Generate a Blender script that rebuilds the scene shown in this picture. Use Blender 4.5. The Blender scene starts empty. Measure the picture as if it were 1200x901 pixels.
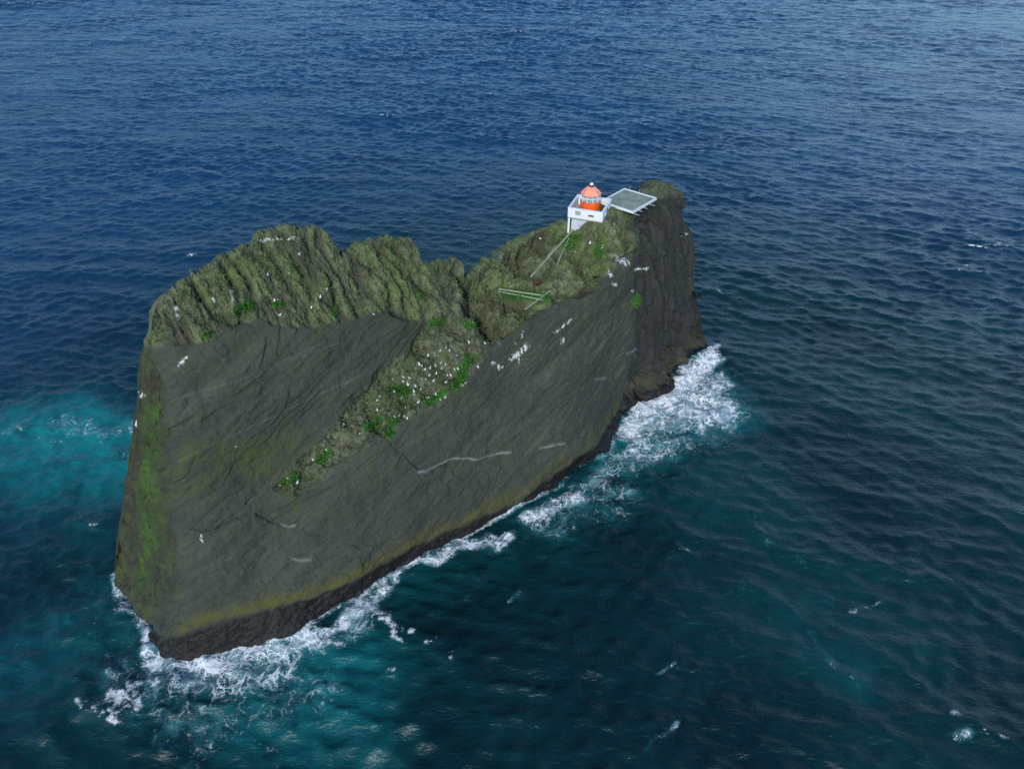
import bpy, bmesh, math, random
import numpy as np
from mathutils import Vector, Matrix

# ------------------------------------------------------------------ camera, light, exposure
SC = bpy.context.scene
COL = SC.collection
R = math.radians
CAM_H, PITCH, FPX, CX, CY = 81.0, R(38), 800.0, 600.0, 450.5
cam_d = bpy.data.cameras.new('camera'); cam = bpy.data.objects.new('camera', cam_d); COL.objects.link(cam)
cam.location = (0, 0, CAM_H); cam.rotation_euler = (R(90) - PITCH, 0, 0)
cam_d.sensor_width = 36; cam_d.lens = 24; cam_d.clip_start = 0.5; cam_d.clip_end = 30000
SC.camera = cam

SUN_EL, SUN_AZ = R(31), R(190)          # azimuth clockwise from +Y: a sun veiled by thin cloud, behind the camera and a little to its left
w = bpy.data.worlds.new('World'); SC.world = w; w.use_nodes = True
nt = w.node_tree; nt.nodes.clear()
sky = nt.nodes.new('ShaderNodeTexSky'); sky.sky_type = 'NISHITA'; sky.sun_disc = False
sky.sun_elevation = SUN_EL; sky.sun_rotation = SUN_AZ; sky.air_density = 1.0; sky.dust_density = 0.4; sky.ozone_density = 2.5
bg = nt.nodes.new('ShaderNodeBackground'); bg.inputs['Strength'].default_value = 0.085
wo = nt.nodes.new('ShaderNodeOutputWorld')
tint = nt.nodes.new('ShaderNodeMix'); tint.data_type = 'RGBA'; tint.blend_type = 'MULTIPLY'; tint.inputs[0].default_value = 1.0; tint.inputs[7].default_value = (0.72, 0.95, 1.16, 1)
nt.links.new(sky.outputs[0], tint.inputs[6]); tc = nt.nodes.new('ShaderNodeTexCoord'); dp = nt.nodes.new('ShaderNodeVectorMath'); dp.operation = 'DOT_PRODUCT'   # pale brightening added to the low north-eastern sky, to lift the sea's reflections
dp.inputs[1].default_value = Vector((0.75, 0.62, 0.22)).normalized(); nt.links.new(tc.outputs['Generated'], dp.inputs[0])
mr = nt.nodes.new('ShaderNodeMapRange'); mr.interpolation_type = 'SMOOTHSTEP'; mr.inputs[1].default_value = 0.72; mr.inputs[2].default_value = 1.0; nt.links.new(dp.outputs['Value'], mr.inputs[0])
cl = nt.nodes.new('ShaderNodeMix'); cl.data_type = 'RGBA'; cl.blend_type = 'ADD'; cl.inputs[7].default_value = (2.2, 2.9, 3.1, 1); nt.links.new(mr.outputs[0], cl.inputs[0]); nt.links.new(tint.outputs[2], cl.inputs[6])
nt.links.new(cl.outputs[2], bg.inputs['Color']); nt.links.new(bg.outputs[0], wo.inputs['Surface'])
sd = bpy.data.lights.new('sun', 'SUN'); sd.energy = 1.5; sd.angle = R(10); sd.color = (1.0, 0.965, 0.90)
sun = bpy.data.objects.new('sun', sd); COL.objects.link(sun)
sdir = Vector((math.sin(SUN_AZ) * math.cos(SUN_EL), math.cos(SUN_AZ) * math.cos(SUN_EL), math.sin(SUN_EL)))
sun.rotation_euler = sdir.to_track_quat('Z', 'Y').to_euler(); sun.location = (60, -60, 150)
vs = SC.view_settings; vs.view_transform = 'Standard'; vs.look = 'None'; vs.exposure = 1.0; vs.gamma = 1.0; vs.use_curve_mapping = False
SC.render.engine = 'CYCLES'; SC.cycles.use_denoising = False
SC.cycles.max_bounces = 6; SC.cycles.glossy_bounces = 3; SC.cycles.diffuse_bounces = 2
SC.cycles.sample_clamp_indirect = 4.0

rng = np.random.default_rng(7); random.seed(7)

# ------------------------------------------------------------------ helpers: survey rays, noise, meshes
CP, SP = math.cos(PITCH), math.sin(PITCH)
def rays(px, py):
    x = (np.asarray(px, float) - CX) / FPX; y = (CY - np.asarray(py, float)) / FPX
    return np.stack([x, CP + y * SP, -SP + y * CP], -1)
EYE = np.array([0, 0, CAM_H])
def at_z(px, py, z=0.0):
    d = rays(px, py); t = (z - CAM_H) / d[..., 2]
    return EYE + d * t[..., None]

def _hash(ix, iy, iz, s):
    h = (ix * 374761393 + iy * 668265263 + iz * 2147483647 + s * 974634777) & 0xffffffff
    h = ((h ^ (h >> 13)) * 1274126177) & 0xffffffff
    h = ((h ^ (h >> 16)) * 2246822519) & 0xffffffff
    return ((h ^ (h >> 15)) & 0xffff) / 65535.0
def vnoise(p, seed=0):
    """smooth value noise in -1..1 at points p (n, 3)"""
    i = np.floor(p).astype(np.int64); f = p - i; u = f * f * f * (f * (f * 6 - 15) + 10)
    out = 0
    for a in (0, 1):
        wa = u[..., 0] if a else 1 - u[..., 0]
        for b in (0, 1):
            wb = u[..., 1] if b else 1 - u[..., 1]
            for c in (0, 1):
                wc = u[..., 2] if c else 1 - u[..., 2]
                out = out + wa * wb * wc * _hash(i[..., 0] + a, i[..., 1] + b, i[..., 2] + c, seed)
    return out * 2 - 1
ROT = np.array([[0.36, 0.48, -0.8], [-0.8, 0.6, 0.0], [0.48, 0.64, 0.6]])
def fbm(p, oct=4, seed=0, gain=0.5):
    s = 0; a = 1.0; n = 0
    for k in range(oct):
        s = s + a * vnoise(p, seed + k); n += a; a *= gain; p = p @ ROT.T * 2.03 + 17.3
    return s / n
def ridged(p, oct=4, seed=0):
    s = 0; a = 1.0; n = 0
    for k in range(oct):
        s = s + a * (1 - 2 * np.abs(vnoise(p, seed + k))); n += a; a *= 0.5; p = p @ ROT.T * 2.03 + 9.1
    return s / n
def sst(a, b, x):
    t = np.clip((x - a) / (b - a), 0, 1); return t * t * (3 - 2 * t)
def seg_dist(x, y, ax, ay, bx, by):
    dx, dy = bx - ax, by - ay; L = dx * dx + dy * dy + 1e-9
    t = np.clip(((x - ax) * dx + (y - ay) * dy) / L, 0, 1)
    return np.hypot(x - ax - t * dx, y - ay - t * dy)
def poly_sd(x, y, poly):
    """signed distance, positive inside"""
    d = np.full(np.shape(x), 1e9); ins = np.zeros(np.shape(x), bool)
    n = len(poly)
    for i in range(n):
        ax, ay = poly[i]; bx, by = poly[(i + 1) % n]
        d = np.minimum(d, seg_dist(x, y, ax, ay, bx, by))
        if ay != by:
            c = (ay > y) != (by > y)
            ins ^= c & (x < (bx - ax) * (y - ay) / (by - ay) + ax)
    return np.where(ins, d, -d)

def grid_mesh(name, P, wrap=False):
    nr, nc = P.shape[:2]
    me = bpy.data.meshes.new(name)
    idx = np.arange(nr * nc).reshape(nr, nc)
    q = np.stack([idx[:-1, :-1], idx[:-1, 1:], idx[1:, 1:], idx[1:, :-1]], -1).reshape(-1, 4)
    me.vertices.add(nr * nc); me.vertices.foreach_set('co', P.reshape(-1).astype(np.float32))
    me.loops.add(q.size); me.loops.foreach_set('vertex_index', q.reshape(-1).astype(np.int32))
    me.polygons.add(len(q)); me.polygons.foreach_set('loop_start', (np.arange(len(q)) * 4).astype(np.int32))
    me.update(calc_edges=True)
    me.polygons.foreach_set('use_smooth', np.ones(len(q), bool))
    return me
def tri_mesh(name, V, F):
    me = bpy.data.meshes.new(name); V = np.asarray(V, np.float32); F = np.asarray(F, np.int32)
    me.vertices.add(len(V)); me.vertices.foreach_set('co', V.reshape(-1))
    me.loops.add(F.size); me.loops.foreach_set('vertex_index', F.reshape(-1))
    me.polygons.add(len(F)); me.polygons.foreach_set('loop_start', (np.arange(len(F)) * F.shape[1]).astype(np.int32))
    me.update(calc_edges=True); return me
def attr(me, name, v):
    a = me.attributes.new(name, 'FLOAT', 'POINT'); a.data.foreach_set('value', np.asarray(v, np.float32).reshape(-1))
def tag(o, label=None, cat=None, group=None, kind=None):
    if label: o['label'] = label
    if cat: o['category'] = cat
    if group: o['group'] = group
    if kind: o['kind'] = kind
    return o
def link(name, me, mat=None, parent=None):
    o = bpy.data.objects.new(name, me); COL.objects.link(o)
    if mat is not None: me.materials.append(mat)
    if parent is not None: o.parent = parent
    return o
def empty(name, loc, rz=0.0):
    o = bpy.data.objects.new(name, None); COL.objects.link(o); o.location = loc; o.rotation_euler = (0, 0, rz)
    o.empty_display_size = 0.3; return o

class NT:
    """short hand for building a node tree"""
    def __init__(s, name):
        s.m = bpy.data.materials.new(name); s.m.use_nodes = True; s.t = s.m.node_tree; s.t.nodes.clear()
        s.out = s.n('ShaderNodeOutputMaterial'); s.b = s.n('ShaderNodeBsdfPrincipled'); s.l(s.b.outputs[0], s.out.inputs['Surface'])
    def n(s, typ, **k):
        x = s.t.nodes.new(typ)
        for a, v in k.items(): setattr(x, a, v)
        return x
    def l(s, a, b): s.t.links.new(a, b)
    def put(s, sock, v):
        if isinstance(v, (int, float)): sock.default_value = v
        elif isinstance(v, tuple): sock.default_value = (*v, 1.0) if len(v) == 3 and sock.type == 'RGBA' else v
        else: s.l(v, sock)
    def attr(s, name): return s.n('ShaderNodeAttribute', attribute_name=name).outputs['Fac']
    def math(s, op, a, b=0.0, clamp=False):
        x = s.n('ShaderNodeMath', operation=op, use_clamp=clamp); s.put(x.inputs[0], a); s.put(x.inputs[1], b); return x.outputs[0]
    def mix(s, f, a, b, blend='MIX'):
        x = s.n('ShaderNodeMix', data_type='RGBA', blend_type=blend); s.put(x.inputs[0], f); s.put(x.inputs[6], a); s.put(x.inputs[7], b); return x.outputs[2]
    def noise(s, vec, scale, detail=4.0, rough=0.55, dist=0.0):
        x = s.n('ShaderNodeTexNoise'); s.put(x.inputs['Vector'], vec); x.inputs['Scale'].default_value = scale
        x.inputs['Detail'].default_value = detail; x.inputs['Roughness'].default_value = rough; x.inputs['Distortion'].default_value = dist
        return x.outputs['Fac']
    def ramp(s, f, lo, hi, a=0.0, b=1.0):
        x = s.n('ShaderNodeMapRange', interpolation_type='SMOOTHSTEP'); s.put(x.inputs[0], f)
        for k, v in zip((1, 2, 3, 4), (lo, hi, a, b)): x.inputs[k].default_value = v
        return x.outputs[0]
    def mapping(s, vec, rot=(0, 0, 0), scale=(1, 1, 1)):
        x = s.n('ShaderNodeMapping'); s.l(vec, x.inputs[0]); x.inputs['Rotation'].default_value = rot; x.inputs['Scale'].default_value = scale
        return x.outputs[0]
    def obj(s): return s.n('ShaderNodeTexCoord').outputs['Object']
    def bump(s, h, strength, dist):
        x = s.n('ShaderNodeBump'); x.inputs['Strength'].default_value = strength; x.inputs['Distance'].default_value = dist; s.l(h, x.inputs['Height'])
        s.l(x.outputs[0], s.b.inputs['Normal']); return x
def simple(name, col, rough=0.6, var=0.25, scale=1.5, metal=0.0, dirt=None):
    k = NT(name); o = k.obj()
    n1 = k.noise(o, scale, 5, 0.6); c = k.mix(n1, tuple(c * (1 - var) for c in col), tuple(min(1, c * (1 + var)) for c in col))
    if dirt:
        c = k.mix(k.ramp(k.noise(o, scale * 2.3, 6, 0.7), 0.55, 0.75, 0.0, 0.8), c, dirt)
    k.put(k.b.inputs['Base Color'], c); k.b.inputs['Roughness'].default_value = rough; k.b.inputs['Metallic'].default_value = metal
    k.bump(k.noise(o, scale * 8, 3), 0.25, 0.02)
    return k.m

# ------------------------------------------------------------------ the rock: outline of the visible side, surveyed as (column, height) pairs
TOP = [(134.5, 668), (137, 643), (143, 612), (150, 566), (154.5, 542), (157, 521), (158.5, 498), (162, 486), (162.6, 468), (164, 447), (165, 424), (176, 392),
       (177, 374), (182, 357), (207, 337), (230, 322), (260, 306), (280, 296), (295, 287), (310, 276), (325, 270), (340, 268.5), (352, 269), (357, 271), (370, 268.5),
       (380, 271), (389, 277), (392, 287), (397, 294), (400.5, 305), (406, 303), (417, 295), (432, 285), (447, 280), (467, 281), (480, 280), (490, 291), (495, 307),
       (505, 316), (511, 311), (530, 309), (537, 304), (543.5, 309), (546, 323), (553, 328), (560, 323), (567, 315), (583, 304), (600, 297), (612, 286), (625, 277), (640, 269),
       (657, 267), (675, 263), (690, 257), (704, 248), (720, 243), (745, 236), (760, 226), (770, 218), (778, 216), (790, 216), (792, 226), (794, 242), (800, 257),
       (810.5, 272), (812, 282), (814, 325), (815.5, 350), (822, 370), (826, 390), (830, 405), (831.5, 410)]
BOT = [(134.5, 674), (137, 686), (140, 697), (147, 710), (167, 725), (172, 748), (180, 764), (187, 771), (230, 771), (267, 764), (313, 760), (347, 752), (367, 734), (390, 716),
       (420, 703), (440, 687), (467, 667), (498, 650), (530, 635), (567, 616), (612, 591), (640, 577), (658, 569), (671, 551), (695, 540), (717, 530), (721, 509), (729, 491),
       (746, 477), (765, 468), (783, 461), (797, 449), (802, 431), (815, 421), (829, 413), (831.5, 411)]
AX = np.array([0.835, 0.55, 0.0]); AX /= np.linalg.norm(AX)        # along the rock
BK = np.array([-AX[1], AX[0], 0.0])                                 # away from the viewer, across the rock
P0 = at_z(480.0, 659.0)
LEAN = 1 / math.tan(R(72))
def setback_of(P): return (P - P0) @ BK - LEAN * P[..., 2]
def on_face(px, py, off):
    """the point where the sight line meets the leaning face plane set back by off metres"""
    d = rays(px, py); nrm = BK - LEAN * np.array([0, 0, 1.0])
    t = (np.asarray(off) - (EYE - P0) @ nrm) / (d @ nrm)
    return EYE + d * t[..., None]
ctl = []
for px, py in BOT: ctl.append((px, py, float(setback_of(at_z(px, py)))))
ctl += [  # left end face
    (136, 650, 17), (143, 612, 15.5), (152, 556, 13), (158, 500, 10), (163, 460, 8), (166, 422, 6.5),
    (165, 690, 11), (172, 640, 11), (178, 580, 9.5), (176, 520, 8), (172, 460, 6),
    # arris between the end face and the long face
    (197, 655, 3.2), (200, 620, 3.0), (196, 560, 2.6), (190, 500, 2.4), (184, 440, 2.6),
    (205, 700, 2.2), (195, 740, 3.4),
    # lip over the dark tide band, lower left
    (230, 735, -0.2), (300, 712, -1.3), (360, 688, -1.7), (420, 666, -1.9), (480, 638, -1.7), (560, 604, -1.7), (620, 576, -1.2), (665, 540, -1.0),
    # lower slabs
    (230, 680, 1.0), (300, 660, 0.6), (380, 630, 0.0), (440, 600, -0.6), (500, 580, -0.8), (560, 550, -0.8), (620, 520, -0.6), (680, 480, -0.2),
    (240, 615, 1.4), (300, 605, 1.2), (340, 600, 0.9), (400, 560, -0.3), (470, 520, -0.6), (540, 470, -0.7), (600, 440, -0.5), (650, 410, -0.3), (690, 380, 0.2), (730, 330, 0.6),
    # upper slab
    (220, 560, 2.0), (280, 540, 2.1), (330, 520, 2.5), (240, 470, 2.3), (320, 450, 2.5), (390, 440, 2.9), (220, 415, 2.6), (300, 398, 2.6), (390, 388, 2.9), (440, 400, 3.1), (470, 385, 3.4),
    # diagonal ledge: outer edge, then foot of the upper slab
    (345, 582, 0.3), (385, 548, -0.2), (430, 520, -0.6), (475, 490, -0.7), (520, 458, -0.7), (555, 425, -0.7), (585, 396, -0.6), (615, 371, -0.4), (650, 352, -0.2), (700, 322, 0.2), (738, 298, 0.6),
    (325, 568, 1.9), (365, 535, 2.7), (405, 495, 3.2), (440, 470, 3.2), (460, 435, 3.6), (490, 410, 3.9), (520, 380, 4.4),
    (470, 470, 1.8), (510, 430, 2.0), (540, 400, 2.2), (575, 375, 2.6),
    # cap: brink and crest
    (200, 392, 3.0), (260, 378, 3.0), (330, 372, 3.2), (400, 368, 3.4), (450, 355, 3.8), (510, 350, 4.4),
    (180, 365, 5.0), (207, 337, 5.8), (260, 306, 6.8), (310, 276, 7.6), (350, 269, 8.0), (380, 271, 7.8), (300, 330, 4.8), (350, 320, 5.0),
    (400, 306, 6.6), (420, 330, 5.0), (447, 280, 8.0), (480, 281, 8.0), (460, 320, 5.6), (495, 307, 7.0), (537, 304, 8.4), (505, 318, 6.8), (525, 335, 5.4),
    # saddle and the broken slope up to the lighthouse
    (552, 328, 7.6), (548, 350, 5.6), (580, 345, 5.2), (600, 297, 10.2), (640, 269, 11.0), (620, 320, 7.6), (625, 345, 4.4), (660, 310, 6.6), (671, 266, 10.4), (680, 268, 8.2), (689, 266, 6.4), (700, 264, 4.7), (690, 290, 5.2), (660, 335, 2.6), (700, 310, 2.4),
    (710, 257, 4.9), (712, 266, 4.4), (738, 252, 6.2), (725, 275, 3.6), (735, 285, 3.2), (745, 236, 10.5),
    # the dark end wall on the right
    (748, 262, 6.6), (750, 300, 3.4), (760, 340, 4.4), (765, 226, 11.0), (790, 217, 12.0), (780, 260, 8.4), (790, 300, 8.8), (812, 300, 12.5), (800, 350, 10.0), (814, 350, 13.2), (740, 380, 2.0),
    (770, 390, 6.0), (735, 430, 3.0), (765, 430, 6.8), (805, 400, 10.8), (826, 395, 14.6), (720, 470, 3.0), (760, 452, 7.6), (700, 500, 1.2)]
ctl = np.array(ctl)
CXY = ctl[:, :2]
_D = np.hypot(CXY[:, None, 0] - CXY[None, :, 0], CXY[:, None, 1] - CXY[None, :, 1])
_n = len(ctl); _A = np.zeros((_n + 3, _n + 3)); _A[:_n, :_n] = _D - np.eye(_n) * 1.5
_A[:_n, _n] = 1; _A[:_n, _n + 1:] = CXY / 300; _A[_n, :_n] = 1; _A[_n + 1:, :_n] = CXY.T / 300
_W = np.linalg.solve(_A, np.concatenate([ctl[:, 2], [0, 0, 0]]))
def setback(px, py):
    px = np.asarray(px, float); py = np.asarray(py, float)
    s = _W[_n] + _W[_n + 1] * px / 300 + _W[_n + 2] * py / 300
    for k in range(_n): s = s + _W[k] * np.hypot(px - CXY[k, 0], py - CXY[k, 1])
    return s

cols = np.unique(np.concatenate([np.arange(134.6, 182, 0.3), np.arange(182, 785, 0.8), np.arange(785, 831.4, 0.3)]))
NR = 520
tp = np.array(TOP); bp = np.array(BOT)
topy = np.interp(cols, tp[:, 0], tp[:, 1]); boty = np.interp(cols, bp[:, 0], bp[:, 1])
cw = np.stack([cols * 0.16, np.zeros_like(cols), np.zeros_like(cols)], -1)
inner = sst(176, 186, cols) * (1 - sst(780, 790, cols))
topy = topy + inner * (5 * fbm(cw, 4, 3) - 3.2 * ridged(cw * 0.9, 4, 5) + 3.0 * fbm(cw * 4, 4, 9))
topy = np.minimum(topy, boty - 1.0)
v = np.linspace(0, 1, NR)[:, None]
PX = np.broadcast_to(cols, (NR, len(cols))).copy(); PY = boty + (topy - boty) * v
OFF = setback(PX, PY)
OFF[0] = setback_of(at_z(PX[0], PY[0]))
POS = on_face(PX, PY, OFF)
POS[0, :, 2] = 0
# region masks on the rock, edges broken up by noise
q = POS.reshape(-1, 3)
wx = PX + (9 * fbm(q * 0.22, 4, 21)).reshape(PX.shape); wy = PY + (9 * fbm(q * 0.22 + 50, 4, 31)).reshape(PX.shape)
CAP = [(160, 408), (200, 401), (215, 404), (240, 398), (262, 388), (300, 380), (335, 384), (380, 380), (400, 376), (432, 366), (455, 362), (470, 372), (500, 378), (520, 372), (545, 366), (572, 388), (590, 396),
       (620, 371), (652, 360), (690, 345), (705, 325), (742, 292), (742, 262), (758, 240), (790, 232), (800, 180), (540, 180), (150, 180)]
LEDGE = [(318, 572), (352, 540), (392, 500), (402, 480), (425, 455), (452, 430), (476, 405), (500, 385), (540, 365), (590, 395), (560, 425), (535, 455), (500, 480), (470, 500), (430, 522), (390, 546), (350, 580)]
m_cap = sst(-3, 3, poly_sd(wx, wy, CAP)) * (1 - 0.6 * sst(752, 772, PX)); m_led = sst(-7, 9, poly_sd(PX * 0.5 + wx * 0.5 + 6 * fbm(q * 0.6, 3, 35).reshape(PX.shape), wy, LEDGE)); m_drip = sst(-60, -2, poly_sd(PX, PY, CAP)) * (1 - m_cap) + 0.8 * sst(-45, -2, poly_sd(PX, PY - 10, LEDGE))
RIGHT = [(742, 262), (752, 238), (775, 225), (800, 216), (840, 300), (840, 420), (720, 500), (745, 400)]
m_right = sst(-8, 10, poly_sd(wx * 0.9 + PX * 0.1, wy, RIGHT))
TIDE_T = [(130, 690), (165, 735), (185, 752), (250, 735), (340, 708), (430, 672), (480, 642), (560, 610), (620, 580), (665, 545), (700, 522), (722, 488), (750, 466), (790, 440), (803, 424), (832, 402)]
tt = np.array(TIDE_T); tide_y = np.interp(PX, tt[:, 0], tt[:, 1])
m_tide = sst(-4, 4, wy * 0.6 + PY * 0.4 - tide_y)
m_alg = np.exp(-((wy * 0.5 + PY * 0.5 - tide_y + 7) / 9.0) ** 2) * (1 - m_tide * 0.7) * sst(175, 240, PX) * (1 - 0.65 * sst(480, 700, PX))
ENDF = [(120, 760), (205, 700), (204, 620), (198, 560), (192, 480), (180, 408), (150, 380)]
m_end = sst(-8, 10, poly_sd(wx + 5 * fbm(q * 0.6, 3, 37).reshape(PX.shape), wy, ENDF))
MOSSP = [(195, 590), (250, 560), (300, 555), (330, 575), (380, 540), (330, 500), (240, 520), (195, 540)]
m_moss = sst(-22, 12, poly_sd(wx, wy, MOSSP))
def blobs(L):
    m = np.zeros_like(PX)
    for a in L:
        ax, ay, bx, by, r = a
        m = np.maximum(m, 1 - sst(0.0, 1.5, seg_dist(wx * 0.35 + PX * 0.65, wy * 0.35 + PY * 0.65, ax, ay, bx, by) / r))
    return m
m_viv = blobs([(275, 366, 294, 358, 7), (322, 357, 330, 356, 4.5), (391, 362, 391, 367, 5), (492, 347, 496, 344, 5), (508, 380, 516, 375, 6), (546, 381, 556, 381, 5),
               (541, 436, 552, 420, 8), (530, 455, 545, 440, 7), (455, 510, 462, 492, 7), (462, 455, 476, 458, 8), (430, 500, 445, 492, 6), (332, 566, 344, 560, 6), (372, 538, 385, 530, 6), (241, 393, 243, 396, 4),
               (700, 296, 702, 294, 9), (660, 285, 672, 280, 8), (590, 340, 640, 348, 6), (742, 355, 748, 350, 8), (500, 470, 520, 460, 6)])
m_algae_v = blobs([(181, 570, 178, 636, 13), (172, 640, 162, 690, 10), (178, 480, 180, 560, 8)])
m_guano = blobs([(600, 421, 618, 407, 5.5), (580, 426, 588, 431, 4.5), (563, 427, 563, 431, 2.6), (605, 401, 606, 403, 2.6), (613, 388, 613, 395, 2.2), (586, 404, 586, 405, 2.2), (651, 391, 668, 376, 3.4), (659, 398, 659, 404, 3.6), (540, 451, 549, 447, 3),
                 (725, 295, 729, 307, 8), (712, 319, 713, 324, 3.6), (713, 333, 716, 333, 4), (748, 316, 757, 314, 3), (739, 341, 743, 341, 3), (211, 427, 219, 419, 4.5), (236, 628, 237, 637, 3),
                 (162, 459, 164, 463, 5), (161, 493, 163, 497, 4),
                 (300, 281, 324, 279, 3), (324, 279, 350, 279, 2.6), (205, 360, 209, 372, 5), (270, 340, 272, 352, 4), (248, 352, 250, 354, 4), (800, 275, 806, 274, 3), (608, 415, 610, 425, 2)])
CRACKS = [[(200, 613), (235, 622), (262, 617), (285, 605), (300, 602), (318, 612), (335, 618), (358, 618), (362, 626), (390, 628), (420, 642)], [(290, 590), (296, 582), (308, 577)],
          [(440, 505), (470, 530), (492, 551), (530, 545)], [(330, 670), (352, 650), (400, 640)], [(290, 372), (270, 388), (255, 396)]]
m_vein = np.zeros_like(PX)
cwx = PX + (3 * fbm(q * 0.7, 3, 23)).reshape(PX.shape); cwy = PY + (3 * fbm(q * 0.7 + 50, 3, 33)).reshape(PX.shape)
m_crack = np.zeros_like(PX)
for L, w1, a1_ in (([(490, 553), (500, 551), (508, 546), (520, 541), (532, 538), (545, 538), (560, 540)], 1.15, .6), ([(584, 533), (592, 532), (600, 530)], 1.2, .6), ([(634, 526), (644, 524), (652, 521), (662, 520)], 1.2, .5), ([(330, 616), (338, 618), (346, 617)], 1.3, .7), ([(344, 655), (354, 657), (364, 656)], 1.5, .4), ([(560, 540), (584, 533)], 1.0, .35),
                ([(735, 415), (750, 411)], 1.4, .45), ([(700, 445), (712, 443)], 1.4, .4), ([(200, 470), (290, 440), (380, 400)], 1.2, .1), ([(210, 540), (300, 495), (420, 440)], 1.2, .1), ([(240, 470), (330, 425), (400, 400)], 1.1, .1)):
    for (a, b), (c, d) in zip(L[:-1], L[1:]): m_vein = np.maximum(m_vein, 0.75 * a1_ * np.exp(-(seg_dist(PX * .6 + cwx * .4, PY * .6 + cwy * .4, a, b, c, d) / w1) ** 2))
for L in CRACKS:
    for (a, b), (c, d) in zip(L[:-1], L[1:]): m_crack = np.maximum(m_crack, np.exp(-(seg_dist(cwx, cwy, a, b, c, d) / 1.3) ** 2))
m_crack *= sst(-0.35, 0.25, fbm(q * 0.35, 3, 25)).reshape(PX.shape)
# relief, pushed along the smooth surface normal
du = np.gradient(POS, axis=1); dv = np.gradient(POS, axis=0); NRM = np.cross(du, dv); NRM /= np.linalg.norm(NRM, axis=-1, keepdims=True) + 1e-9
if (NRM[NR // 2, len(cols) // 2] @ BK) > 0: NRM = -NRM
S = (q - P0) @ AX; T = (q - P0) @ BK; Z = q[:, 2]
dip = R(24); a1 = S * math.cos(dip) + Z * math.sin(dip); a2 = -S * math.sin(dip) + Z * math.cos(dip)
strat = fbm(np.stack([a1 * 0.05, a2 * 0.9, T * 0.2], -1), 4, 41)
def terrace(n, levels, sharp):
    x = n * levels; f = np.floor(x); return (f + sst(0.5 - sharp, 0.5 + sharp, x - f)) / levels
plates = terrace(fbm(np.stack([a1 * 0.035, a2 * 0.11, T * 0.1], -1), 4, 43), 7, 0.07) * 3.0
blocks = terrace(fbm(np.stack([S * 0.14, T * 0.14, Z * 0.05], -1), 4, 44), 6, 0.08) * 4.5
slabn = 0.4 * plates + 0.16 * strat + 0.6 * fbm(q * 0.1, 4, 45) + 0.2 * ridged(np.stack([a1 * 0.09, a2 * 0.33, T * 0.3], -1), 5, 47) + 0.16 * fbm(q * 0.8, 4, 48) + 0.06 * fbm(q * 2.4, 3, 49)
swy = 0.8 * fbm(q * 0.25, 3, 52); ribs = ridged(np.stack([(S + 0.16 * Z + swy) * 0.62, Z * 0.17, T * 0.22], -1), 5, 51)
lump = fbm(q * 0.5, 5, 55); rgh = ridged(q * 0.24, 5, 57)
left_cap = (1 - sst(500, 560, PX)).reshape(-1)
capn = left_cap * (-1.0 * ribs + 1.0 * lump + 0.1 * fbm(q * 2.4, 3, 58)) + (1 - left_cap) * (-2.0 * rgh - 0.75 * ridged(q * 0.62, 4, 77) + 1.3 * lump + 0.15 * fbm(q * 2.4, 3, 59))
ledn = -1.3 * rgh + 0.9 * lump + 0.3 * fbm(q * 2.5, 3, 61)
tiden = -0.3 * ridged(q * 0.3, 4, 63) + 0.35 * fbm(q * 0.8, 5, 65)
endn = 0.35 * blocks + 0.6 * ridged(np.stack([S * 0.5, T * 0.5, Z * 0.1], -1), 4, 67) + 0.3 * lump
rightn = 1.0 * blocks - 0.9 * ridged(np.stack([S * 0.42, T * 0.42, Z * 0.09], -1), 5, 69) + 0.5 * fbm(q * 0.3, 4, 71)
c_, l_, t_, e_, r_ = (m.reshape(-1) for m in (m_cap, m_led, m_tide, m_end, m_right))
disp = slabn * (1 - c_) * (1 - l_) * (1 - e_) * (1 - r_) + capn * c_ + ledn * l_ * (1 - c_) + endn * e_ * (1 - c_) + rightn * r_ * (1 - c_)
disp = disp * (1 - 0.6 * t_) + tiden * t_ - 0.3 * m_crack.reshape(-1)
CRANNY = [(700, 540), (722, 500), (760, 466), (806, 440), (815, 400), (790, 402), (745, 440)]
m_cran = sst(-4, 8, poly_sd(wx, wy, CRANNY)).reshape(-1)
m_crg = sst(-6, 10, poly_sd(wx, wy, [(548, 328), (575, 322), (612, 345), (640, 335), (632, 352), (600, 385), (565, 402), (545, 375)])).reshape(-1)
disp = disp - 1.5 * np.exp(-(np.minimum(seg_dist(wx, wy, 549, 326, 562, 352), seg_dist(wx, wy, 562, 352, 576, 398)) / 6.0) ** 2).reshape(-1) - m_crg * (1.6 * ridged(q * 0.36, 4, 75) + 0.2)
disp = disp - m_cran * (2.4 * ridged(q * 0.26, 5, 73) + 0.3)
edge_fade = (sst(0, 0.03, 1 - v) * np.ones_like(PX)).reshape(-1)
calm = 1 - 0.8 * sst(0, 14, poly_sd(PX, PY, [(660, 285), (700, 276), (748, 268), (780, 226), (745, 205), (690, 220), (655, 255)])).reshape(-1)
calm = calm * (1 - 0.7 * sst(9, 3, np.minimum(seg_dist(PX, PY, 622, 326, 673, 267), seg_dist(PX, PY, 584, 340, 640, 350))).reshape(-1))
disp = disp * (0.25 + 0.75 * edge_fade) * calm
POS = POS + NRM * disp.reshape(PX.shape)[..., None]
GEO = POS.copy()
_rel = GEO - EYE; _dep = _rel @ np.array([0, CP, -SP]); GU = CX + FPX * _rel[..., 0] / _dep; GV = CY - FPX * (_rel @ np.array([0, SP, CP])) / _dep
def spot(px, py):
    """the nearest point of the finished rock face on one surveyed sight line"""
    d2 = (GU - px) ** 2 + (GV - py) ** 2; c = np.where(d2 < max(1.0, d2.min() * 1.5), _dep, 1e9)
    return GEO.reshape(-1, 3)[int(np.argmin(c))].copy()
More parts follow.
